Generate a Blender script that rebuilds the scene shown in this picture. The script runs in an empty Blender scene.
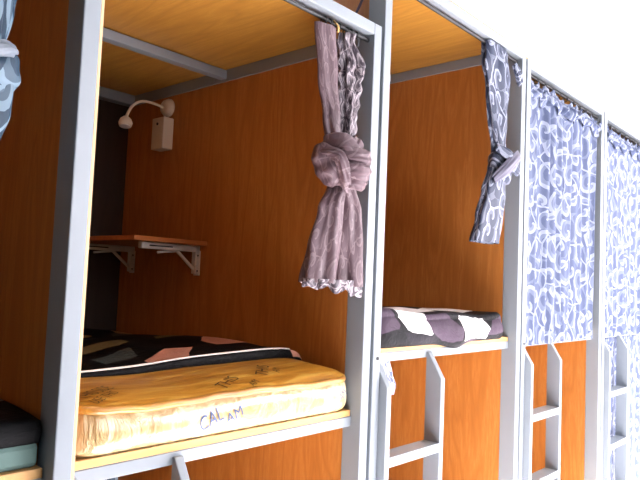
import bpy, bmesh, math, random
from mathutils import Vector, Matrix, noise
C = bpy.context.scene.collection
PI = math.pi
random.seed(4)

# ------------------------------------------------------------------ helpers
def lin(r, g, b):
    f = lambda c: (c/255/12.92) if c/255 <= .04045 else ((c/255+.055)/1.055)**2.4
    return (f(r), f(g), f(b), 1)

class NT:
    """small helper around a material's node tree"""
    def __init__(s, name):
        s.m = bpy.data.materials.new(name); s.m.use_nodes = True
        s.t = s.m.node_tree; s.b = s.t.nodes['Principled BSDF']
    def n(s, kind, **kw):
        x = s.t.nodes.new(kind)
        for k, v in kw.items():
            if k.startswith('i_'):
                key = k[2:]; key = int(key) if key.isdigit() else key
                x.inputs[key].default_value = v
            else: setattr(x, k, v)
        return x
    def l(s, a, b): s.t.links.new(a, b)
    def math(s, op, a, b=None, c=None):
        x = s.n('ShaderNodeMath', operation=op)
        for i, v in enumerate((a, b, c)):
            if v is None: continue
            if isinstance(v, (int, float)): x.inputs[i].default_value = v
            else: s.l(v, x.inputs[i])
        return x.outputs[0]
    def mix(s, fac, a, b):
        x = s.n('ShaderNodeMix', data_type='RGBA')
        for i, v in ((0, fac), (6, a), (7, b)):
            if isinstance(v, (int, float, tuple)): x.inputs[i].default_value = v
            else: s.l(v, x.inputs[i])
        return x.outputs[2]
    def ramp(s, fac, stops, interp='LINEAR'):
        x = s.n('ShaderNodeValToRGB'); r = x.color_ramp; r.interpolation = interp
        while len(r.elements) < len(stops): r.elements.new(.5)
        for e, (p, c) in zip(r.elements, stops): e.position = p; e.color = c
        s.l(fac, x.inputs[0]); return x.outputs[0]
    def coords(s, kind='Object', scale=(1,1,1), rot=(0,0,0), loc=(0,0,0)):
        tc = s.n('ShaderNodeTexCoord'); mp = s.n('ShaderNodeMapping')
        mp.inputs['Scale'].default_value = scale; mp.inputs['Rotation'].default_value = rot
        mp.inputs['Location'].default_value = loc
        s.l(tc.outputs[kind], mp.inputs['Vector']); return mp.outputs['Vector']
    def noise(s, vec, scale, detail=3, rough=.55, dist=0):
        x = s.n('ShaderNodeTexNoise'); s.l(vec, x.inputs['Vector'])
        x.inputs['Scale'].default_value = scale; x.inputs['Detail'].default_value = detail
        x.inputs['Roughness'].default_value = rough; x.inputs['Distortion'].default_value = dist
        return x.outputs['Fac']
    def bump(s, h, strength=.3, dist=.01):
        x = s.n('ShaderNodeBump'); x.inputs['Strength'].default_value = strength; x.inputs['Distance'].default_value = dist
        s.l(h, x.inputs['Height']); s.l(x.outputs[0], s.b.inputs['Normal'])
    def set(s, **kw):
        for k, v in kw.items():
            k = k.replace('_', ' ')
            if isinstance(v, (int, float, tuple)): s.b.inputs[k].default_value = v
            else: s.l(v, s.b.inputs[k])
        return s.m

def plain(name, col, rough=.5, metal=0., bumpy=0, bscale=40):
    n = NT(name); v = n.coords()
    a = n.noise(v, 9, 4)
    dark = tuple(c*.9 for c in col[:3])+(1,)
    if bumpy: n.bump(n.noise(v, bscale, 4), bumpy, .004)
    return n.set(Base_Color=n.mix(a, dark, col), Roughness=rough, Metallic=metal)

def wood(name, a, b, c, scale, rough=.42):
    """oak-look laminate: stretched rings and fine pores; 'scale' squeezes the coordinates across the grain"""
    n = NT(name); v = n.coords(scale=scale)
    big = n.noise(v, 1.6, 3, .5, .6)
    rings = n.math('FRACT', n.math('MULTIPLY', big, 7.0))
    tri = n.math('ABSOLUTE', n.math('SUBTRACT', rings, .5))
    ringc = n.ramp(n.math('MULTIPLY', tri, 2.0), [(0, tuple(q*.62 for q in a[:3])+(1,)), (.22, a), (.5, b), (1, c)])
    fine = n.noise(n.coords(scale=tuple(q*1.0 for q in scale)), 26, 5, .7)
    col = n.mix(n.math('MULTIPLY', n.math('SUBTRACT', fine, .35), 1.1), a, ringc)
    n.bump(fine, .05, .002)
    return n.set(Base_Color=col, Roughness=rough)

def lace(name, base, base2, line, cell=11.0, turn=2.2, width=.36, rough=.6, sheer=0.0, satin=0.0):
    """fabric with woven white scrolls: a spiral inside each Voronoi cell, laid out in the cloth's own UV (metres)"""
    n = NT(name); v = n.coords('UV')
    wob = n.n('ShaderNodeTexNoise'); n.l(v, wob.inputs['Vector']); wob.inputs['Scale'].default_value = 14
    off = n.n('ShaderNodeVectorMath', operation='MULTIPLY_ADD'); n.l(wob.outputs['Color'], off.inputs[0])
    off.inputs[1].default_value = (.03, .03, 0); n.l(v, off.inputs[2])
    vo = n.n('ShaderNodeTexVoronoi', voronoi_dimensions='2D', feature='F1')
    vo.inputs['Scale'].default_value = cell; vo.inputs['Randomness'].default_value = .75
    n.l(off.outputs[0], vo.inputs['Vector'])
    sub = n.n('ShaderNodeVectorMath', operation='SUBTRACT'); n.l(off.outputs[0], sub.inputs[0]); n.l(vo.outputs['Position'], sub.inputs[1])
    sep = n.n('ShaderNodeSeparateXYZ'); n.l(sub.outputs[0], sep.inputs[0])
    ang = n.math('ARCTAN2', sep.outputs[1], sep.outputs[0])
    r = n.math('MULTIPLY', vo.outputs['Distance'], turn*2*PI)
    rnd = n.n('ShaderNodeSeparateColor'); n.l(vo.outputs['Color'], rnd.inputs[0])
    flip = n.math('SUBTRACT', n.math('MULTIPLY', n.math('GREATER_THAN', rnd.outputs[0], .5), 2.0), 1.0)
    ph = n.math('ADD', n.math('MULTIPLY', ang, flip), r)
    s = n.math('SINE', ph)
    m1 = n.math('GREATER_THAN', s, 1-width*.9)
    leaf = n.math('MULTIPLY', n.math('GREATER_THAN', n.math('SINE', n.math('ADD', ph, 1.2)), .35), .32)
    ve = n.n('ShaderNodeTexVoronoi', voronoi_dimensions='2D', feature='DISTANCE_TO_EDGE')
    ve.inputs['Scale'].default_value = cell*.62; n.l(off.outputs[0], ve.inputs['Vector'])
    m2 = n.math('LESS_THAN', ve.outputs['Distance'], .022)
    m = n.math('MAXIMUM', m1, m2)
    weave = n.noise(n.coords('UV', scale=(1, .25, 1)), 180, 2)
    bc = n.mix(leaf, n.mix(weave, base, base2), line)
    col = n.mix(m, bc, line)
    n.b.inputs['Specular IOR Level'].default_value = .25
    n.bump(m, .25, .002)
    mt = n.set(Base_Color=col, Roughness=rough, Sheen_Weight=satin)
    if sheer:
        tr = n.n('ShaderNodeBsdfTranslucent'); n.l(col, tr.inputs['Color'])
        mx = n.n('ShaderNodeMixShader'); mx.inputs[0].default_value = sheer
        out = n.t.nodes['Material Output']
        n.l(n.b.outputs[0], mx.inputs[1]); n.l(tr.outputs[0], mx.inputs[2]); n.l(mx.outputs[0], out.inputs['Surface'])
    return mt

def patches(name, base, polys, rough=.55, wob=.012, bscale=45, bump=.35):
    """printed fabric: convex patches (in the cloth's UV metres) on a dark ground"""
    n = NT(name); v = n.coords('UV')
    nz = n.n('ShaderNodeTexNoise'); n.l(v, nz.inputs['Vector']); nz.inputs['Scale'].default_value = 9
    cen = n.n('ShaderNodeVectorMath', operation='MULTIPLY_ADD'); n.l(nz.outputs['Color'], cen.inputs[0])
    cen.inputs[1].default_value = (wob*2, wob*2, 0); n.l(v, cen.inputs[2])
    ce2 = n.n('ShaderNodeVectorMath', operation='SUBTRACT'); n.l(cen.outputs[0], ce2.inputs[0]); ce2.inputs[1].default_value = (wob, wob, 0)
    vec = ce2.outputs[0]
    w = n.noise(v, 60, 3)
    col = n.mix(w, tuple(c*.6 for c in base[:3])+(1,), base)
    for pts, c in polys:
        cx = sum(p[0] for p in pts)/len(pts); cy = sum(p[1] for p in pts)/len(pts)
        pts = sorted(pts, key=lambda p: math.atan2(p[1]-cy, p[0]-cx))
        d = None
        for i in range(len(pts)):
            (x0, y0), (x1, y1) = pts[i], pts[(i+1) % len(pts)]
            nx, ny = -(y1-y0), x1-x0; L = math.hypot(nx, ny) or 1; nx /= L; ny /= L
            dt = n.n('ShaderNodeVectorMath', operation='DOT_PRODUCT'); n.l(vec, dt.inputs[0]); dt.inputs[1].default_value = (nx, ny, 0)
            e = n.math('SUBTRACT', dt.outputs['Value'], nx*x0+ny*y0)
            d = e if d is None else n.math('MINIMUM', d, e)
        f = n.math('MULTIPLY', n.math('ADD', d, .001), 500.0)
        f.node.use_clamp = True
        col = n.mix(f, col, n.mix(w, tuple(q*.8 for q in c[:3])+(1,), c))
    n.bump(n.noise(v, bscale, 4, .6, .8), bump, .01)
    n.b.inputs['Specular IOR Level'].default_value = .12
    return n.set(Base_Color=col, Roughness=rough)

def link(name, bm, mat, parent=None, smooth=False, bevel=0, solid=0):
    me = bpy.data.meshes.new(name); bm.normal_update(); bm.to_mesh(me); bm.free()
    for f in me.polygons: f.use_smooth = smooth
    o = bpy.data.objects.new(name, me); C.objects.link(o)
    me.materials.append(mat)
    if parent:
        o.parent = parent; o.matrix_parent_inverse = parent.matrix_world.inverted() if False else Matrix.Translation(-ploc(parent))
    if bevel:
        b = o.modifiers.new('edge', 'BEVEL'); b.width = bevel; b.segments = 2; b.limit_method = 'ANGLE'
    if solid:
        s = o.modifiers.new('cloth', 'SOLIDIFY'); s.thickness = solid; s.offset = 0
    return o
def ploc(p):
    v = Vector((0, 0, 0))
    while p:
        if p.type == 'EMPTY': v += Vector(p.location)
        p = p.parent if p.parent and p.type != 'MESH' else None
    return v
# every mesh is written in room coordinates; a thing's Empty sits at its base and its meshes are offset back by it
def thing(name, label, cat, loc=(0,0,0), group=None):
    o = bpy.data.objects.new(name, None); C.objects.link(o); o.location = loc; o.empty_display_size = .1
    tag(o, label, cat, group); return o
def tag(o, label=None, cat=None, group=None, kind=None):
    if label: o['label'] = label
    if cat: o['category'] = cat
    if group: o['group'] = group
    if kind: o['kind'] = kind
    return o
def sub(name, bm, mat, part, **kw):
    o = link(name, bm, mat, None, **kw); o.parent = part
    o.matrix_parent_inverse = Matrix.Identity(4)       # the part's own mesh is in room coordinates already
    return o

def box(bm, x0, x1, y0, y1, z0, z1):
    vs = [bm.verts.new((x, y, z)) for z in (z0, z1) for y in (y0, y1) for x in (x0, x1)]
    for f in ((0,2,3,1), (4,5,7,6), (0,1,5,4), (2,6,7,3), (0,4,6,2), (1,3,7,5)):
        bm.faces.new([vs[i] for i in f])
    return bm
def B(*a): return box(bmesh.new(), *a)
def prism(pts, axis, a, b):
    """extrude a polygon along an axis: pts are the other two coordinates in order"""
    bm = bmesh.new()
    def P(p, t): 
        q = list(p); q.insert(axis, t); return q
    A = [bm.verts.new(P(p, a)) for p in pts]; Bv = [bm.verts.new(P(p, b)) for p in pts]
    n = len(pts)
    bm.faces.new(A); bm.faces.new(Bv[::-1])
    for i in range(n): bm.faces.new((A[i], Bv[i], Bv[(i+1) % n], A[(i+1) % n]))
    bmesh.ops.recalc_face_normals(bm, faces=bm.faces[:])
    return bm
def tube(path, r, seg=12, bm=None, closed=False, flat=1.0, caps=True):
    bm = bm or bmesh.new(); P = [Vector(p) for p in path]; n = len(P); rings = []
    R = r if isinstance(r, (list, tuple)) else [r]*n
    up = Vector((0, 0, 1)); prev = None
    for i in range(n):
        t = (P[(i+1) % n]-P[i-1]) if closed else (P[min(i+1, n-1)]-P[max(i-1, 0)])
        t.normalize()
        if prev is None:
            a = t.cross(up) if abs(t.z) < .95 else t.cross(Vector((1, 0, 0)))
        else: a = prev - t*prev.dot(t)
        a.normalize(); b = t.cross(a); prev = a
        rings.append([bm.verts.new(P[i]+(a*math.cos(2*PI*k/seg)+b*flat*math.sin(2*PI*k/seg))*R[i]) for k in range(seg)])
    m = n if closed else n-1
    for i in range(m):
        for k in range(seg):
            bm.faces.new((rings[i][k], rings[i][(k+1) % seg], rings[(i+1) % n][(k+1) % seg], rings[(i+1) % n][k]))
    if caps and not closed: bm.faces.new(rings[0][::-1]); bm.faces.new(rings[-1])
    return bm
def sphere(c, r, bm=None, sx=1, sy=1, sz=1, seg=20):
    bm = bm or bmesh.new()
    bmesh.ops.create_uvsphere(bm, u_segments=seg, v_segments=seg//2, radius=r, matrix=Matrix.Translation(c) @ Matrix.Diagonal((sx, sy, sz, 1)))
    return bm
def grid(fn, nu, nv, uvf=None, closed=False, bm=None):
    bm = bm or bmesh.new(); uvl = bm.loops.layers.uv.verify()
    vs = [[bm.verts.new(fn(i/nu, j/nv)) for j in range(nv+1)] for i in range(nu if closed else nu+1)]
    for i in range(nu):
        for j in range(nv):
            i2 = (i+1) % nu if closed else i+1
            f = bm.faces.new((vs[i][j], vs[i2][j], vs[i2][j+1], vs[i][j+1]))
            if uvf:
                for lp, (a, b) in zip(f.loops, ((i, j), (i+1, j), (i+1, j+1), (i, j+1))): lp[uvl].uv = uvf(a/nu, b/nv)
    return bm
def smooth01(t): t = max(0, min(1, t)); return t*t*(3-2*t)
def interp(tab, z):
    """smooth interpolation of rows (key, values...) sorted by falling key"""
    if z >= tab[0][0]: return tab[0][1:]
    for a, b in zip(tab, tab[1:]):
        if z >= b[0]:
            t = smooth01((a[0]-z)/(a[0]-b[0])); return tuple(p+(q-p)*t for p, q in zip(a[1:], b[1:]))
    return tab[-1][1:]

# ------------------------------------------------------------------ materials
PAINT = plain('grey_powder_coated_steel', lin(140, 148, 154), .42)
WOODV = wood('oak_laminate_upright', lin(178, 112, 50), lin(210, 144, 72), lin(224, 162, 90), (5.0, 5.0, .55))
WOODC = wood('oak_laminate_ceiling', lin(186, 130, 52), lin(212, 156, 66), lin(228, 174, 82), (5.0, .55, 5.0))
BACKW = wood('shade_darkened_laminate', lin(44, 30, 20), lin(56, 38, 24), lin(64, 44, 28), (5.0, 5.0, .55))  # back panels: deep shade of the bunk interior put into the wood colour
BOARD = wood('pale_plywood_board', lin(206, 158, 96), lin(222, 178, 116), lin(230, 190, 132), (.6, 5, 5))
EDGE = plain('pale_board_edge', lin(226, 190, 140), .55)
SHELF = wood('oak_shelf_board', lin(186, 110, 52), lin(204, 130, 66), lin(216, 146, 80), (.6, 5, 5))
WHITE = plain('white_enamel', lin(232, 226, 216), .4)
PLASTIC = plain('cream_plastic', lin(226, 212, 190), .4)
DARK = plain('dark_rubber', lin(22, 22, 24), .5)
WALLM = plain('white_wall_paint', lin(246, 246, 246), .8, 0, .05, 90)
CEILM = plain('white_ceiling_paint', lin(248, 248, 248), .85)
FLOORM = None
def floor_mat():
    n = NT('pale_grey_floor_tile'); v = n.coords()
    br = n.n('ShaderNodeTexBrick'); n.l(v, br.inputs['Vector']); br.offset = 0
    br.inputs['Scale'].default_value = 1.0; br.inputs['Brick Width'].default_value = .6; br.inputs['Row Height'].default_value = .6
    br.inputs['Mortar Size'].default_value = .004
    br.inputs['Color1'].default_value = lin(204, 200, 204); br.inputs['Color2'].default_value = lin(198, 194, 200); br.inputs['Mortar'].default_value = lin(140, 138, 140)
    return n.set(Base_Color=br.outputs['Color'], Roughness=.35)
FLOORM = floor_mat()
BLUE_LACE = lace('blue_lace_cloth', lin(72, 82, 110), lin(86, 96, 124), lin(138, 146, 164), 8.0, 1.6, .30, .6, .12)
TIED_BLUE = lace('slate_scroll_cloth', lin(40, 47, 66), lin(52, 60, 80), lin(132, 138, 154), 8.0, 1.7, .18, .5)
TEAL_BLUE = lace('navy_scroll_cloth', lin(24, 44, 60), lin(32, 54, 72), lin(104, 124, 138), 7.0, 1.3, .3, .5)
MAUVE = lace('mauve_satin', lin(84, 66, 72), lin(104, 84, 90), lin(120, 102, 106), 12.0, 1.6, .2, .42)
SILVER = lace('silver_scroll_satin', lin(66, 58, 66), lin(84, 76, 84), lin(160, 150, 154), 20.0, 1.6, .4, .4)

def plastic_top():
    n = NT('yellow_mattress_under_film'); v = n.coords(scale=(1.3, 9, 1), rot=(0, 0, math.radians(28)))
    s = n.noise(v, 4, 4, .6, .7)
    col = n.ramp(s, [(.25, lin(150, 92, 24)), (.5, lin(190, 132, 44)), (.75, lin(222, 176, 82))])
    n.bump(s, .4, .012)
    return n.set(Base_Color=col, Roughness=.38, Coat_Weight=.35, Coat_Roughness=.2)
def plastic_side():
    n = NT('cream_border_under_film'); v = n.coords(scale=(1, 1, .55))
    s = n.noise(v, 15, 4, .6, 1.2)
    col = n.ramp(s, [(.3, lin(172, 140, 88)), (.52, lin(190, 162, 112)), (.68, lin(222, 204, 164))])
    n.bump(s, .7, .02)
    return n.set(Base_Color=col, Roughness=.28, Coat_Weight=.6, Coat_Roughness=.12)
TOPM, SIDEM = plastic_top(), plastic_side()
INK = plain('faded_blue_ink', lin(70, 88, 128), .5)
INKD = plain('faded_brown_ink', lin(74, 52, 26), .5)

# ------------------------------------------------------------------ the room
def struct(name, bm, mat, **kw): return tag(link(name, bm, mat, **kw), kind='structure')
X0, X1, Y0, Y1, ZC = -4.6, 8.45, -3.2, 1.62, 5.6
struct('floor', B(X0-.1, X1+.1, Y0-.2, Y1+.1, -.1, 0), FLOORM)
struct('ceiling', B(X0-.1, X1+.1, Y0-.2, Y1+.1, ZC, ZC+.1), CEILM)
struct('wall_back', B(X0-.1, X1+.1, Y1, Y1+.1, 0, ZC), WALLM)
struct('wall_left', B(X0-.1, X0, Y0-.1, Y1, 0, ZC), plain('teal_wall_paint', lin(34, 80, 82), .7))
struct('wall_right', B(X1, X1+.1, Y0-.1, Y1, 0, ZC), WALLM)
WIN = [(-.9, 1.2), (1.6, 3.7), (4.1, 6.2), (6.6, 8.1)]; WZ = (1.35, 3.22)
bm = bmesh.new(); px = X0
for a, b in WIN:
    box(bm, px, a, Y0-.12, Y0, 0, ZC); box(bm, a, b, Y0-.12, Y0, 0, WZ[0]); box(bm, a, b, Y0-.12, Y0, WZ[1], ZC); px = b
box(bm, px, X1, Y0-.12, Y0, 0, ZC)
struct('wall_front', bm, plain('grey_green_wall_paint', lin(96, 124, 126), .75))
for k, (a, b) in enumerate(WIN):
    bm = bmesh.new(); t = .05
    box(bm, a, a+t, Y0-.1, Y0-.04, *WZ); box(bm, b-t, b, Y0-.1, Y0-.04, *WZ)
    box(bm, a, b, Y0-.1, Y0-.04, WZ[0], WZ[0]+t); box(bm, a, b, Y0-.1, Y0-.04, WZ[1]-t, WZ[1])
    m = (a+b)/2; box(bm, m-.025, m+.025, Y0-.1, Y0-.04, *WZ)
    struct('window_%d' % (k+1), bm, WHITE)
struct('baseboard_front', B(X0, X1, Y0, Y0+.012, 0, .1), WHITE)

# ------------------------------------------------------------------ bunk beds
H, PW, PD, YB = .0085, .041, .075, 1.50
def ladder(parent, x, zr, gap=.350):
    """two flat side bars that hook onto the rail and lean out to the front, with flat treads between"""
    root = None
    def stile(xa):
        return prism([(.04, 0), (.04, zr+.022), (.030, zr+.022), (-.03, zr-.075), (-.03, 0)], 0, xa, xa+.028)
    root = link('ladder', stile(x+.052), PAINT, parent, bevel=.003)
    sub('stile', stile(x+.052+gap), PAINT, root, bevel=.003)
    z = zr-.345
    while z > .1:
        sub('tread', B(x+.078, x+.054+gap, -.03, .04, z, z+.034), PAINT, root, bevel=.002); z -= .315
    return root

def bunk(name, label, a, b, zr, zt, bd, cdz, sb0, sb1, inner=False, end=False, first_post=True):
    """a..b: outer limits; zr rail underside; zt frame top; bd front beam depth; sb0..sb1 side beam; the bed runs back from the aisle"""
    t = thing(name, label, 'bunk bed', ((a+b)/2, .75, 0), 'grey framed bunk beds in a row')
    L = (a+H, a+H+PW); R = (b-H-PW, b-H)
    def part(n, bm, m, bev=.003): return link(n, bm, m, t, bevel=bev)
    if first_post:
        part('post', B(L[0], L[1], 0, PD, 0, zt), PAINT); part('post', B(L[0], L[1], YB+.013, YB+.063, 0, zt), PAINT)
    if not end:
        part('post', B(R[0], R[1], 0, PD, 0, zt), PAINT); part('post', B(R[0], R[1], YB+.013, YB+.063, 0, zt), PAINT)
    xr = R[0] if not end else b+H
    part('top_beam', B(L[1], xr, 0, bd, zt-.040, zt), PAINT)
    part('top_beam', B(L[1], xr, YB-.05, YB, sb0, sb1), PAINT)
    part('top_beam', B(L[1], xr, .764, .804, sb0+.01, sb1-.004), PAINT)                  # the bearer half way back
    part('side_beam', B(L[0], L[1]+.006, bd, YB-.05, sb0, sb1), PAINT)
    if not end: part('side_beam', B(R[0]-.006, R[1], bd, YB-.05, sb0, sb1), PAINT)
    part('roof_panel', B(L[0], b-H if not end else b, bd*.8, YB, sb1, sb1+.012), WOODC, 0)
    if not end:
        p = part('end_panel', B(R[0], R[0]+.012, PD, YB, 0, sb0+.01), WOODV, 0)
    part('end_panel', B(L[0]+.012, L[0]+.024, PD, YB-.05, 0, sb1), WOODV, 0)
    if inner:
        p = part('lining_panel', B(L[1], L[1]+.0065, .004, YB-.05, zr, sb0), WOODV, 0)
        sub('panel_edge', B(L[1], L[1]+.0067, .001, .0045, zr, sb0), EDGE, p)
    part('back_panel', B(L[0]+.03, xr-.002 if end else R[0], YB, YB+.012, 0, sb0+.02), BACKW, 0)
    part('rail', B(L[1], xr, .04, .07, zr, zr+.033), PAINT)
    part('bed_board', B(L[1]+.012, xr-.002, .042, YB-.02, zr+.033, zr+.054), BOARD, .002)
    part('rail', B(L[1], xr, .04, .07, .12, .153), PAINT)
    part('bed_board', B(L[1]+.012, xr-.002, .042, YB-.02, .153, .174), BOARD, .002)
    part('curtain_rod', tube([(L[1], .028, zt-.056), (xr, .028, zt-.056)], .006), DARK, 0)
    ladder(t, a, zr, .285 if inner else .350)
    return t

Z1, Z2 = 1.078, 1.278
bunk('bunk_bed', 'grey bunk bed at the near end, cut off by the photo left edge', -2.2, -1.1, Z1, 2.439, .066, 0, 2.37, 2.42, end=True)
b1 = bunk('bunk_bed', 'low grey bunk bed holding the yellow plastic-wrapped mattress, shelf and reading lamp', -1.1, 0, Z1, 2.439, .066, 0, 2.37, 2.42, inner=True)
b2 = bunk('bunk_bed', 'taller grey bunk bed with the black and white quilt in its upper bunk', 0, 1.162, Z2, 2.692, .045, 0, 2.662, 2.714)
b3 = bunk('bunk_bed', 'grey bunk bed with drawn blue curtain above and bare wood panel below', 1.162, 2.28, Z2, 2.67, .045, 0, 2.64, 2.692)
b4 = bunk('bunk_bed', 'grey bunk bed at the far end with blue curtains drawn on both its bunks', 2.28, 3.40, Z2, 2.665, .045, 0, 2.635, 2.687)
# small dark plugs on the frame fronts
for bb, spots in ((b2, [(.032, 1.30)]), (b3, [(1.192, 1.30)])):
    for x, z in spots:
        link('plug', tube([(x, -.003, z), (x, .001, z)], .006), DARK, bb)

# ------------------------------------------------------------------ mattress in its plastic wrap
mt = thing('mattress', 'yellow mattress still in its clear plastic wrap, printed with blue letters', 'mattress', (-.55, .75, 1.132))
MX0, MX1, MY0, MY1 = -1.033, -.062, .035, 1.46
def outline(s, inset=0):
    """rounded rectangle, s in 0..1, starting at the front left corner and running along the front"""
    x0, x1, y0, y1 = MX0+inset, MX1-inset, MY0+inset, MY1-inset; r = max(.07-inset, .012)
    segs = [('l', (x0+r, y0), (x1-r, y0)), ('c', (x1-r, y0+r), -90), ('l', (x1, y0+r), (x1, y1-r)), ('c', (x1-r, y1-r), 0),
            ('l', (x1-r, y1), (x0+r, y1)), ('c', (x0+r, y1-r), 90), ('l', (x0, y1-r), (x0, y0+r)), ('c', (x0+r, y0+r), 180)]
    lens = [math.dist(q[1], q[2]) if q[0] == 'l' else r*PI/2 for q in segs]; T = sum(lens); d = (s % 1)*T
    for q, L in zip(segs, lens):
        if d <= L or q is segs[-1]:
            t = min(d/L, 1)
            if q[0] == 'l': return Vector((q[1][0]+(q[2][0]-q[1][0])*t, q[1][1]+(q[2][1]-q[1][1])*t))
            a = math.radians(q[2]+90*t); return Vector((q[1][0]+r*math.cos(a), q[1][1]+r*math.sin(a)))
        d -= L
MZ0 = 1.134
def seam_z(x): return 1.240 + .012*math.cos((x+.55)*3.2)*-1 + .006*math.sin(x*9)
def side_pt(s, t):
    p = outline(s); c = Vector((-.55, .75)); z1 = seam_z(p.x)
    z = MZ0+(z1-MZ0)*t
    out = .016*math.sin(PI*t)**.6 + .006*noise.noise(Vector((p.x*9, p.y*9, z*14)))*math.sin(PI*t)
    q = outline(s+.001)-outline(s-.001); nrm = Vector((q.y, -q.x)).normalized()
    p = p+nrm*out-nrm*.018*(1-smooth01(t/.12))*.6
    return (p.x, p.y, z)
def top_z(x, y):
    dx = min(x-MX0, MX1-x); dy = y-MY0; d = max(0, min(dx, dy, MY1-y))
    return seam_z(x) + (.028+.028*smooth01((x+.7)/.6))*(1-math.exp(-d/.05)) + .012*smooth01((y-MY0)/.3) + .003*noise.noise(Vector((x*5, y*5, 2)))
bm = grid(side_pt, 260, 12, closed=True)
link('side_border', bm, SIDEM, mt, smooth=True)
def top_pt(s, t):
    if t == 1: c = Vector((-.55, .75)); return (c.x+(s*0), c.y, top_z(c.x, c.y))
    p = outline(s, 0); c = Vector((-.55, .75)); k = t**1.6
    q = Vector((p.x+(c.x-p.x)*k, p.y+(c.y-p.y)*k)); return (q.x, q.y, top_z(q.x, q.y))
bm = grid(top_pt, 260, 30, closed=True); bmesh.ops.remove_doubles(bm, verts=bm.verts[:], dist=1e-5)
link('top_panel', bm, TOPM, mt, smooth=True)
path = [(lambda p: (p.x, p.y, seam_z(p.x)+.004+.0015*math.sin(i*.9)))(outline(i/220)) for i in range(220)]
link('piping', tube(path, .0105, 10, closed=True), TOPM, mt, smooth=True)
bm = bmesh.new(); bm.faces.new([bm.verts.new((outline(i/80).x, outline(i/80).y, MZ0)) for i in range(80)]); link('underside', bm, SIDEM, mt)

def text_mesh(s, size):
    cu = bpy.data.curves.new('lettering', 'FONT'); cu.body = s; cu.size = size; cu.align_x = 'LEFT'
    o = bpy.data.objects.new('lettering', cu); C.objects.link(o)
    bpy.context.view_layer.update()
    me = bpy.data.meshes.new_from_object(o.evaluated_get(bpy.context.evaluated_depsgraph_get()))
    bpy.data.objects.remove(o); bpy.data.curves.remove(cu)
    bm = bmesh.new(); bm.from_mesh(me); bpy.data.meshes.remove(me)
    bmesh.ops.subdivide_edges(bm, edges=[e for e in bm.edges if e.calc_length() > .02], cuts=2)
    bmesh.ops.triangulate(bm, faces=bm.faces[:]); return bm
def front_y(x, z):
    t = max(0, min(1, (z-MZ0)/(seam_z(x)-MZ0)))
    return MY0 - .016*math.sin(PI*t)**.6 - .006*noise.noise(Vector((x*9, MY0*9, z*14)))*math.sin(PI*t)
def letters(parent, s, size, x, v, ang, mat, top, sx=1.0):
    bm = text_mesh(s, size); c, sn = math.cos(math.radians(ang)), math.sin(math.radians(ang))
    for w in bm.verts:
        a, b = w.co.x*sx, w.co.y; u, q = x+a*c-b*sn, v+a*sn+b*c
        w.co = (u, q, top_z(u, q)+.0022) if top else (u, front_y(u, q)-.0022, q)
    return link('lettering', bm, mat, parent)
tx = [('CAL', .058, -.692, 1.152, 20, INK, False, .72), ('AM', .042, -.604, 1.160, 22, INK, False, 1.0), ('AM', .04, -.125, 1.170, 40, INK, False, .6),
      ('THIS SIDE', .050, -.975, .095, 30, INKD, True, .62), ('USE THIS', .034, -.965, .062, 32, INKD, True, .8),
      ('THIS', .050, -.585, .058, 26, INKD, True, 1.0), ('AM', .028, -.485, .050, 26, INKD, True, 1.1), ('THIS', .055, -.40, .085, 44, INKD, True, 1.0), ('AM', .034, -.335, .10, 44, INKD, True, 1.0)]
for s, size, x, v, ang, m, top, sx in tx: letters(mt, s, size, x, v, ang, m, top, sx)

# ------------------------------------------------------------------ folded quilt on the mattress
BLK = lin(10, 10, 12); PINK = lin(214, 152, 128); GREY = lin(70, 78, 76); OLIVE = lin(122, 112, 78)
PADM = patches('black_patchwork_cloth', BLK, [
    ([(-.65, .36), (-.50, .47), (-.41, .44), (-.53, .30), (-.66, .31)], PINK),
    ([(-.27, .57), (-.16, .70), (-.08, .66), (-.09, .45), (-.29, .46)], PINK),
    ([(-.66, .74), (-.46, .80), (-.47, .72), (-.56, .64), (-.71, .63)], OLIVE),
    ([(-.26, 1.2), (-.12, 1.26), (-.2, 1.06), (-.33, 1.06)], GREY),
    ([(-.32, .79), (-.15, .85), (-.22, .74), (-.36, .72)], OLIVE),
    ([(-.74, .50), (-.56, .58), (-.61, .45), (-.76, .38)], GREY),
    ([(-.99, .52), (-.84, .58), (-.86, .46), (-.99, .40)], OLIVE),
    ([(-.17, .28), (-.10, .36), (-.10, .22), (-.14, .21)], PINK),
    ([(-.55, 1.0), (-.42, 1.05), (-.45, .93), (-.57, .92)], GREY)], bump=.5)
PINKW = plain('pale_piping_cord', lin(240, 230, 220), .5)
pad = thing('quilt', 'black patchwork quilt with a white corded edge folded on the yellow mattress', 'quilt', (-.55, .85, 1.29))
QX0, QX1, QY0, QY1 = -1.03, -.10, .245, 1.44
def pad_pt(u, v):
    # v runs from the lower front edge up over the front and back along the top
    x = QX0+(QX1-QX0)*u
    QF = .345-.115*u; zt_ = top_z(x, QF)+.008+.020*smooth01(u*1.4)
    if v < .12: y = QF-.004*math.sin(v/.12*PI); z0_ = top_z(x, QF)-.003; z = z0_+(zt_-z0_)*(v/.12)
    else:
        t = (v-.12)/.88; y = QF+(QY1-QF)*t
        z = zt_+.004*math.sin(PI*min(1, t*1.6))*(.5+.5*smooth01((x+1)/.9)) + .013*noise.noise(Vector((x*5, y*4, 3)))*min(1, t*8) - .028*smooth01((t-.35)/.5)
    e = min(x-QX0, QX1-x); z -= .03*math.exp(-e/.012)*(1 if v > .12 else v/.12)*.7
    return (x, y, z)
bm = grid(pad_pt, 80, 70, lambda u, v: (QX0+(QX1-QX0)*u, pad_pt(u, v)[1] if v >= .12 else .345-.115*u-(.12-v)*.3))
link('quilt_cloth', bm, PADM, pad, smooth=True, solid=.004)
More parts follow.
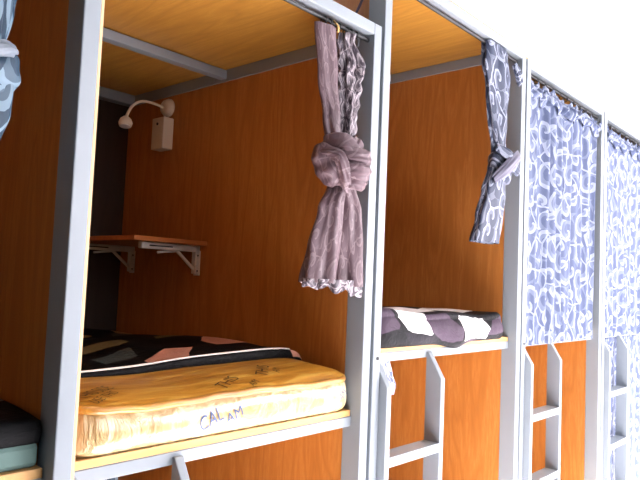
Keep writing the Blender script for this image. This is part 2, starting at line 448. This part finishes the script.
link('corded_edge', tube([tuple(Vector(pad_pt(u/40, .13))+Vector((0, -.004, .001))) for u in range(1, 39)], .0048, 8), PINKW, pad, smooth=True)

# ------------------------------------------------------------------ quilt covered mattress in the taller bunk
PUR = lin(76, 62, 76); WHT = lin(240, 236, 232); DRK = lin(12, 11, 15); CHA = lin(28, 25, 32)
Q2 = patches('black_white_purple_cloth', DRK, [
    ([(.212, .056), (.431, .058), (.478, .010), (.281, .006)], CHA),
    ([(.085, .137), (.145, .150), (.198, .082), (.187, .061), (.06, .06)], PUR),
    ([(.182, .140), (.368, .150), (.429, .089), (.41, .047), (.238, .066)], WHT),
    ([(.384, .128), (.54, .131), (.647, .072), (.633, .027), (.493, .013), (.409, .058)], PUR),
    ([(.636, .126), (.836, .124), (.895, .063), (.86, .011), (.658, .020)], WHT),
    ([(.64, .010), (.72, .016), (.80, .004), (.66, -.02)], PUR),
    ([(.931, .106), (1.062, .132), (1.07, .050), (.954, .025), (.868, .033)], PUR),
    ([(.10, .19), (.52, .17), (.64, .33), (.46, .40)], WHT),
    ([(.80, .24), (1.05, .26), (1.05, .55), (.82, .46)], WHT)], bump=.45, wob=.016)
q2 = thing('quilt', 'quilt with white and purple patches', 'quilt', (.58, .75, 1.33))
q2['label'] = 'quilt with big white and purple patches bulging over its pale bed board'
AX0, AX1 = .066, 1.052
def q2_pt(u, v):
    x = AX0+(AX1-AX0)*u; hgt = 1.452+.010*math.cos(x*4)+.006*math.sin(x*13)
    bot = 1.327-.020*math.exp(-((x-.60)/.09)**2)
    if v < .22:
        t = v/.22; z = bot+(hgt-.022-bot)*t
        y = .040-.020*math.sin(PI*min(1, t*1.05))**.7-.012*math.exp(-((x-.60)/.09)**2)*(1-t)+.006*noise.noise(Vector((x*12, z*16, 5)))
    elif v < .30:
        a = (v-.22)/.08*PI/2; y = .062-.022*math.cos(a)-.004; z = hgt-.022+.022*math.sin(a)
    else:
        t = (v-.30)/.70; y = .058+(1.44-.058)*t; z = hgt+.010*noise.noise(Vector((x*5, y*5, 8)))*min(1, t*6)-.01*t
    e = min(x-AX0, AX1-x); k = math.exp(-e/.022); z -= .03*k*smooth01(v/.2); y += .018*k*(1-smooth01((v-.22)/.1))
    return (x, y, z)
def q2_uv(u, v):
    x = AX0+(AX1-AX0)*u
    if v < .22: return (x, (v/.22)*.115)
    if v < .30: return (x, .115+(v-.22)/.08*.030)
    return (x, .145+(v-.30)/.70*1.39)
bm = grid(q2_pt, 110, 90, q2_uv)
link('quilt_cloth', bm, Q2, q2, smooth=True, solid=.004)
tag(link('mattress', B(.075, 1.045, .055, 1.43, 1.3325, 1.436), WHITE, bevel=.02), 'mattress wrapped by the purple and white patched quilt', 'mattress')

# bedding of the bunk at the left edge
GREEN = plain('grey_green_ticking', lin(92, 118, 112), .8, 0, .3, 120)
tag(link('mattress', B(-2.14, -1.10, .05, 1.44, 1.1325, 1.186), GREEN, bevel=.012), 'grey green mattress at the left edge beneath a black quilt', 'mattress')
LQ = patches('black_quilted_cloth', BLK, [([(-1.22, .20), (-1.09, .24), (-1.09, .46), (-1.22, .44)], lin(180, 170, 160))])
def q0_pt(u, v):
    x = -2.13+1.03*u
    if v < .2: return (x, .056-.008*math.sin(v/.2*PI), 1.184+.045*v/.2)
    t = (v-.2)/.8; y = .056+1.38*t; return (x, y, 1.229+.012*math.sin(min(1, t*8)*PI/2)+.008*noise.noise(Vector((x*5, y*5, 1)))*min(1, t*5))
qo = thing('quilt', 'black quilt on the grey green mattress cut off by the left edge', 'quilt', (-1.6, .75, 1.186))
link('quilt_cloth', grid(q0_pt, 60, 50, lambda u, v: (-2.13+1.03*u, .056+1.38*(v-.2)/.8)), LQ, qo, smooth=True, solid=.004)

# ------------------------------------------------------------------ shelf and lamp on the end panel
XW = -.0495
sh = thing('wall_shelf', 'small wooden shelf on two white folding brackets beside the reading lamp', 'shelf', (XW, 1.13, 1.68))
link('shelf_board', B(-.40, XW, .84, 1.44, 1.681, 1.700), SHELF, sh, bevel=.002)
def bracket(y):
    bm = bmesh.new(); w = .014
    br = link('bracket', box(bm, -.335, XW-.002, y-w, y+w, 1.654, 1.681), WHITE, sh, bevel=.004)
    sub('wall_arm', B(XW-.022, XW, y-w, y+w, 1.562, 1.681), WHITE, br, bevel=.004)
    sub('wall_arm_plate', B(XW-.004, XW, y-w*1.3, y+w*1.3, 1.556, 1.660), WHITE, br)
    sub('strut', tube([(-.165, y, 1.660), (XW-.014, y, 1.578)], .0075, 8), WHITE, br)
    sub('release_lever', tube([(-.165, y, 1.652), (-.21, y-.002, 1.648), (-.255, y-.004, 1.642)], .005, 8), WHITE, br, smooth=True)
    bm = bmesh.new(); box(bm, -.30, -.19, y-w-.0008, y-w+.001, 1.665, 1.670); sub('slot', bm, DARK, br)
    for z in (1.575, 1.64):
        sub('screw', tube([(XW-.011, y-w-.002, z), (XW-.011, y-w+.001, z)], .0035, 10), DARK, br)
bracket(.90); bracket(1.392)

lp = thing('reading_lamp', 'cream goose-neck reading lamp above its square switch box', 'lamp', (XW, 1.165, 2.313))
link('mount', tube([(XW, 1.165, 2.315), (XW-.012, 1.165, 2.315), (XW-.030, 1.165, 2.315), (XW-.036, 1.165, 2.315)], [.042, .042, .032, .020], 28), PLASTIC, lp, smooth=False, bevel=.003)
pth = []
ctrl = [(XW-.03, 1.165, 2.312), (-.14, 1.165, 2.318), (-.20, 1.162, 2.312), (-.245, 1.16, 2.280), (-.268, 1.16, 2.235), (-.272, 1.16, 2.212)]
def cat(P, n=8):
    P = [Vector(p) for p in P]; out = []
    for i in range(len(P)-1):
        a, b, c, d = P[max(i-1, 0)], P[i], P[i+1], P[min(i+2, len(P)-1)]
        for k in range(n):
            t = k/n; out.append(.5*((2*b)+(c-a)*t+(2*a-5*b+4*c-d)*t*t+(3*b-a-3*c+d)*t**3))
    return out+[P[-1]]
link('goose_neck', tube(cat(ctrl), .0062, 10), PLASTIC, lp, smooth=True)
hd = link('lamp_head', tube([(-.272, 1.16, 2.226), (-.274, 1.158, 2.214), (-.277, 1.154, 2.198), (-.279, 1.151, 2.184)], [.012, .024, .030, .026], 24), PLASTIC, lp, smooth=True)
sub('lens', tube([(-.279, 1.151, 2.1845), (-.2793, 1.1507, 2.1825)], .021, 20), WHITE, hd)
bx_ = thing('switch_box', 'square cream switch box on the wood panel below the reading lamp', 'switch box', (XW, 1.16, 2.19))
link('box_body', B(XW-.055, XW, 1.125, 1.215, 2.118, 2.262), PLASTIC, bx_, bevel=.004)
link('switch_button', tube([(XW-.054, 1.17, 2.232), (XW-.059, 1.17, 2.232)], .006, 14), DARK, bx_)

# ------------------------------------------------------------------ curtains
def pleated(tab, z0, z1, n_pl, seed, nu=120, nv=90, dense=1.0, perim=.9, ruff=0., rs=60):
    """a hanging gathered bunch: ring section from tab rows (z, cx, cy, rx, ry, pleat depth)"""
    rnd = random.Random(seed); ph = [rnd.uniform(0, 2*PI) for _ in range(4)]
    def fn(u, v):
        z = z0+(z1-z0)*v; cx, cy, rx, ry, am = interp(tab, z)
        th = 2*PI*u; w = math.sin(n_pl*th+ph[0]+1.3*math.sin(z*9+ph[1]))*.6+math.sin((n_pl*2-1)*th+ph[2]+z*7)*.3+math.sin(3*th+ph[3]-z*5)*.3
        k = 1+am*w + ruff*noise.noise(Vector((math.cos(th)*2+seed, math.sin(th)*2, z*rs)))
        return (cx+rx*k*math.cos(th), cy+ry*k*math.sin(th), z)
    return grid(fn, nu, nv, lambda u, v: (u*perim, z0+(z1-z0)*v), closed=True)
def knot(c, r, seed, swirl=3, crease=.12, tilt=0., nu=110, nv=60):
    """a lump of cloth pulled tight, with creases winding round it"""
    rnd = random.Random(seed); p = rnd.uniform(0, 6)
    M = Matrix.Rotation(tilt, 4, 'Y')
    def fn(u, v):
        th = 2*PI*u; ph = PI*(.04+.92*v)
        s = math.sin(th*2+ph*swirl+p)*.55+math.sin(th*3-ph*swirl*1.7+2*p)*.3+math.sin(ph*9+th+p)*.3
        k = 1+crease*s+.10*noise.noise(Vector((math.cos(th)*1.7, math.sin(th)*1.7, ph*1.5+seed)))
        q = M @ Vector((r[0]*k*math.sin(ph)*math.cos(th), r[1]*k*math.sin(ph)*math.sin(th), r[2]*math.cos(ph)*(1+crease*.3*s)))
        return (c[0]+q.x, c[1]+q.y, c[2]+q.z)
    return grid(fn, nu, nv, lambda u, v: (u*.5, v*.25+c[2]), closed=True)
def band(pts, w, thick, seed, n=14):
    """a flattened roll of cloth following a path"""
    P = cat(pts, n); N = len(P)
    def fn(u, v):
        i = min(int(v*(N-1)), N-1); p = P[i]; t = (P[min(i+1, N-1)]-P[max(i-1, 0)]).normalized()
        out = Vector((0, -1, 0)); out = (out-t*out.dot(t)).normalized(); sd = t.cross(out)
        th = 2*PI*u; env = .55+.45*math.sin(PI*v)**.5
        k = 1+.10*math.sin(5*th+seed+v*4)+.07*math.sin(9*th-v*7)
        return tuple(p+sd*(w*k*env*math.cos(th))+out*(thick*k*env*math.sin(th)))
    return grid(fn, 48, N-1, lambda u, v: (u*w*4, v*.3), closed=True)
def rings(parent, xs, z, y=.028):
    for x in xs:
        pts = [(x, y+.012*math.cos(a), z+.012*math.sin(a)) for a in [2*PI*k/16 for k in range(16)]]
        link('ring', tube(pts, .0022, 6, closed=True), DARK, parent, smooth=True)

# mauve curtain, tied in a big knot
c1 = thing('tied_curtain', 'mauve satin curtain knotted at mid height beside the yellow mattress bunk opening', 'curtain', (-.19, .03, 1.5), 'curtains tied back in a knot')
tab = [(2.36, -.268, .03, .047, .022, .10), (2.20, -.246, .03, .045, .022, .14), (2.08, -.222, .03, .036, .024, .16), (1.97, -.200, .028, .030, .024, .15)]
link('smooth_gather', pleated(tab, 2.362, 1.97, 4, 3), MAUVE, c1, smooth=True)
tab = [(2.36, -.160, .034, .030, .026, .22), (2.27, -.130, .034, .052, .032, .26), (2.15, -.142, .03, .040, .03, .24), (2.06, -.152, .03, .036, .028, .22), (1.96, -.165, .03, .03, .024, .2)]
link('ruffled_gather', pleated(tab, 2.368, 1.96, 6, 8, ruff=.40, rs=34), SILVER, c1, smooth=True)
link('knot', knot((-.195, .02, 1.925), (.074, .055, .074), 5, 3, .10, .25), MAUVE, c1, smooth=True)
link('knot_loop', knot((-.258, .005, 1.918), (.046, .046, .072), 8, 2, .15, -.45), MAUVE, c1, smooth=True)
for pts, w_, th_, sd_ in (
    ([(-.275, .01, 1.985), (-.235, -.040, 1.985), (-.190, -.050, 1.965), (-.150, -.040, 1.985), (-.110, .0, 2.005)], .034, .022, 2),
    ([(-.250, .0, 1.955), (-.210, -.055, 1.945), (-.150, -.062, 1.945), (-.095, -.030, 1.958), (-.072, .03, 1.965)], .030, .024, 7),
    ([(-.245, .0, 1.915), (-.205, -.058, 1.905), (-.150, -.064, 1.903), (-.098, -.030, 1.915), (-.076, .03, 1.925)], .032, .024, 4),
    ([(-.235, .0, 1.880), (-.195, -.050, 1.868), (-.150, -.054, 1.868), (-.110, -.028, 1.880), (-.090, .02, 1.890)], .026, .020, 11),
    ([(-.300, .02, 1.955), (-.268, -.045, 1.940), (-.240, -.050, 1.900), (-.215, -.045, 1.865), (-.180, -.030, 1.845)], .022, .018, 9)):
    link('knot_wrap', band([(-.205+(p[0]+.19)*.84, p[1], p[2]) for p in pts], w_, th_, sd_), MAUVE, c1, smooth=True)
tab = [(1.86, -.195, .02, .034, .03, .12), (1.78, -.222, .02, .048, .036, .16), (1.66, -.242, .02, .064, .040, .18), (1.555, -.258, .02, .070, .042, .2)]
tl = link('tail', pleated(tab, 1.865, 1.548, 5, 12), MAUVE, c1, smooth=True)
tab = [(1.87, -.158, .015, .034, .03, .12), (1.78, -.130, .015, .042, .034, .16), (1.66, -.132, .012, .052, .038, .18), (1.545, -.128, .010, .054, .040, .2)]
link('tail', pleated(tab, 1.87, 1.54, 4, 15), MAUVE, c1, smooth=True)
def hem(tabz, seed):
    def fn(u, v):
        th = 2*PI*u; k = 1+.10*math.sin(13*th+seed)*(.3+v)+.08*math.sin(7*th+2)*v
        x = -.198+.126*k*math.cos(th); y = .015+.048*k*math.sin(th)
        return (x, y, 1.560-.030*v-.010*math.sin(9*th)*v-.015*v*math.cos(th+.6))
    return grid(fn, 160, 8, lambda u, v: (u*.9, v*.05), closed=True)
link('ruffled_hem', hem(None, 1), SILVER, c1, smooth=True, solid=.002)
hk = link('curtain_hook', tube(cat([(-.232, .028, 2.392), (-.238, .016, 2.380), (-.232, .008, 2.368), (-.226, .014, 2.352)]), .0035, 8), plain('brass', lin(222, 180, 110), .35, .6), c1, smooth=True)
rings(c1, [-.28, -.255, -.21, -.17, -.15, -.12], 2.378)

# slate blue curtain with white scrolls, looped up
c2 = thing('tied_curtain', 'slate blue scroll curtain tied back at the right of the quilt-covered bunk', 'curtain', (.9, .03, 1.75), 'curtains tied back in a knot')
tab = [(2.64, .885, .03, .105, .03, .16), (2.56, .900, .03, .112, .034, .18), (2.42, .918, .03, .092, .03, .2), (2.30, .922, .028, .07, .028, .18), (2.20, .930, .026, .05, .026, .15), (2.12, .93, .026, .05, .03, .12)]
link('gather', pleated(tab, 2.645, 2.12, 5, 21, ruff=.15, rs=12), TIED_BLUE, c2, smooth=True)
link('ruffle', band([(1.02, .0, 2.60), (1.045, -.01, 2.56), (1.075, -.005, 2.535), (1.095, .01, 2.53)], .022, .014, 4), TIED_BLUE, c2, smooth=True)
link('knot', knot((.950, .022, 2.110), (.090, .048, .085), 9, 2.4, .13, .55), TIED_BLUE, c2, smooth=True)
link('knot_wrap', band([(.84, .0, 2.03), (.90, -.035, 2.09), (.98, -.036, 2.145), (1.05, -.01, 2.16), (1.10, .02, 2.15)], .030, .018, 4), plain('slate_lilac_satin', lin(84, 82, 100), .45), c2, smooth=True)
link('knot_wrap', band([(.86, .0, 2.18), (.915, -.030, 2.15), (.97, -.034, 2.115), (1.03, -.02, 2.10), (1.07, .0, 2.125)], .028, .016, 6), TIED_BLUE, c2, smooth=True)
tab = [(2.09, .915, .024, .06, .03, .12), (1.98, .890, .024, .086, .032, .14), (1.86, .850, .024, .105, .034, .15), (1.75, .815, .024, .112, .036, .16)]
link('tail', pleated(tab, 2.09, 1.752, 4, 27), TIED_BLUE, c2, smooth=True)
rings(c2, [.80, .84, .88, .92, .96], 2.638)

# blue curtain with scrolls of the bunk at the left edge
c0 = thing('tied_curtain', 'navy curtain with white scrolls knotted at the top left edge of the photo', 'curtain', (-1.29, .03, 1.8), 'curtains tied back in a knot')
tab = [(2.37, -1.292, .03, .085, .034, .16), (2.18, -1.292, .03, .080, .034, .2), (2.08, -1.305, .028, .072, .03, .2), (1.98, -1.30, .026, .055, .028, .15)]
link('gather', pleated(tab, 2.372, 1.97, 5, 31), TEAL_BLUE, c0, smooth=True)
link('knot', knot((-1.285, .022, 1.945), (.078, .055, .065), 3, 2.5, .12, .3), TEAL_BLUE, c0, smooth=True)
link('knot_wrap', band([(-1.37, -.02, 1.92), (-1.32, -.05, 1.95), (-1.27, -.045, 1.972), (-1.232, .0, 1.985)], .015, .012, 4), plain('pale_satin', lin(112, 122, 132), .45), c0, smooth=True)
tab = [(1.93, -1.295, .024, .075, .034, .12), (1.86, -1.30, .024, .078, .034, .15), (1.79, -1.31, .024, .07, .034, .15), (1.72, -1.32, .024, .07, .034, .16)]
link('tail', pleated(tab, 1.93, 1.725, 4, 33), TEAL_BLUE, c0, smooth=True)

# drawn lace curtains
def drawn(name, label, x0, x1, zt, zb, seed, mat=None, amp=.024, y=.012, head=True):
    rnd = random.Random(seed); L = x1-x0; P = [rnd.uniform(0, 6) for _ in range(6)]
    t = thing(name, label, 'curtain', ((x0+x1)/2, y, zb), 'drawn lace curtains' if name == 'drawn_curtain' else None)
    def f(u, z):
        s = u*L
        w = math.sin(s*52+P[0]+1.6*math.sin(s*9+P[1])+.25*math.sin(z*3+s*20))+.35*math.sin(s*97+P[2])+.6*math.sin(s*19+P[3]+z*.9)
        top = smooth01((z-(zt-.16))/.16)
        a = amp*(.75+.25*math.sin(z*2+P[4]))*(1-.35*top)
        r = .012*top*noise.noise(Vector((s*60, z*50, seed)))
        return w*a*.5+r
    def fn(u, v):
        z = zt+(zb-zt)*v
        z -= .026*abs(math.sin(PI*(u*L-.02)/.085))*(1-smooth01(v/.05))*(1 if head else 0)
        return (x0+L*u+.004*math.sin(z*9+u*30), y+f(u, z), z+.004*math.sin(u*L*60)*v)
    link('curtain_cloth', grid(fn, 260, 70, lambda u, v: (u*L*1.35+seed*.37, (zt+(zb-zt)*v))), mat or BLUE_LACE, t, smooth=True, solid=.0012)
    if head:
        def fh(u, v):
            z = zt-.034-.016*abs(math.sin(PI*(u*L-.02)/.085))-.060*v
            return (x0+L*u, y-.010+f(u, z)*1.2-.020*math.sin(PI*v)*(.6+.6*math.sin(u*L*70+P[1])), z-.018*v*math.sin(u*L*34+P[2]))
        link('ruffled_heading', grid(fh, 260, 10, lambda u, v: (u*L*1.7, zt-.1*v)), mat or BLUE_LACE, t, smooth=True, solid=.0012)
    if not head: return t
    n = max(3, int(L/.085)); rings(t, [x0+.02+(L-.04)*k/(n-1) for k in range(n)], zt+.006, y=.028)
    return t
d3 = drawn('drawn_curtain', 'blue lace curtain drawn right across the bunk above the bare wood panel', 1.218, 2.135, 2.598, 1.290, 3)
link('tie_band', band([(2.13, .0, 2.50), (2.165, -.008, 2.535), (2.20, -.004, 2.565), (2.215, .01, 2.58)], .016, .008, 3), BLUE_LACE, d3, smooth=True)
drawn('drawn_curtain', 'blue lace curtain across the upper bunk at the right edge of the photo', 2.335, 3.345, 2.592, 1.290, 6)
drawn('drawn_curtain', 'blue lace curtain hanging behind the ladder in the far lower bunk', 2.335, 3.347, 1.276, .20, 9, y=.056, amp=.010, head=False)
lc = drawn('bunched_curtain', 'dark blue patterned curtain bunched in the lower bunk under the yellow mattress', -.985, -.80, 1.066, .20, 12, mat=TEAL_BLUE, amp=.03, y=.24, head=False)
# the short end of a curtain tucked up behind the second ladder
SC = lace('white_scroll_cloth', lin(70, 78, 104), lin(96, 104, 130), lin(226, 228, 236), 16.0, 1.5, .42, .5)
t = thing('tucked_curtain', 'short blue and white curtain end poking out behind the ladder of the taller bunk', 'curtain', (.15, .06, 1.15))
tab = [(1.276, .135, .060, .052, .012, .12), (1.23, .155, .058, .046, .016, .16), (1.19, .178, .056, .040, .016, .18), (1.155, .185, .056, .026, .012, .2)]
link('curtain_cloth', pleated(tab, 1.277, 1.155, 4, 44), SC, t, smooth=True)

# cable on the roof of the low bunk, against the tall bunk's end panel
cb = tag(link('power_cable', tube(cat([(-.035, .34, 2.44), (-.012, .24, 2.50), (-.008, .185, 2.455), (-.004, .135, 2.505), (-.002, .10, 2.56), (-.004, .075, 2.62), (.002, .10, 2.70)]), .005, 8), plain('purple_grey_cable', lin(78, 62, 74), .5), smooth=True),
         'thin dark cable slung against the end panel above the low bunk', 'cable')

# ------------------------------------------------------------------ daylight
w = bpy.data.worlds.new('daylight'); bpy.context.scene.world = w; w.use_nodes = True
bg = w.node_tree.nodes['Background']; bg.inputs[0].default_value = (.86, .93, 1.0, 1); bg.inputs[1].default_value = .08
for k, (a, b) in enumerate(WIN):
    ld = bpy.data.lights.new('window_daylight', 'AREA'); ld.shape = 'RECTANGLE'; ld.size = b-a-.1; ld.size_y = WZ[1]-WZ[0]-.1
    ld.energy = [64, 270, 215, 90][k]; ld.color = (1.0, .93, .98)
    o = bpy.data.objects.new('window_daylight', ld); C.objects.link(o)
    o.location = ((a+b)/2, Y0-.13, (WZ[0]+WZ[1])/2); o.rotation_euler = (PI/2, 0, 0)

sd = bpy.data.lights.new('sun', 'SUN'); sd.energy = 98; sd.angle = .02; sd.color = (1.0, .97, .97)
so = bpy.data.objects.new('sun', sd); C.objects.link(so); so.location = (1, -6, 8)
so.rotation_euler = Vector((-.05, 1.14, -1.0)).to_track_quat('-Z', 'Y').to_euler()

# ------------------------------------------------------------------ camera
F, yaw, pit, rol = 650.48, .8442, .0646, .0417
fw = Vector((math.sin(yaw)*math.cos(pit), math.cos(yaw)*math.cos(pit), math.sin(pit)))
r = Vector((math.cos(yaw), -math.sin(yaw), 0)); u = r.cross(fw)
r2 = r*math.cos(rol)+u*math.sin(rol); u2 = -r*math.sin(rol)+u*math.cos(rol)
cam = bpy.data.cameras.new('camera'); co = bpy.data.objects.new('camera', cam); C.objects.link(co)
cam.sensor_width = 36; cam.lens = 36*F/640; cam.clip_start = .02
M = Matrix((r2, u2, -fw)).transposed().to_4x4(); M.translation = (-1.7717, -1.3207, 1.55); co.matrix_world = M
S = bpy.context.scene; S.camera = co
S.view_settings.view_transform = 'Standard'; S.view_settings.look = 'None'; S.view_settings.gamma = 1; S.view_settings.use_curve_mapping = False
S.view_settings.exposure = 0.28
S.cycles.use_denoising = True
S.cycles.max_bounces = 8; S.cycles.diffuse_bounces = 2
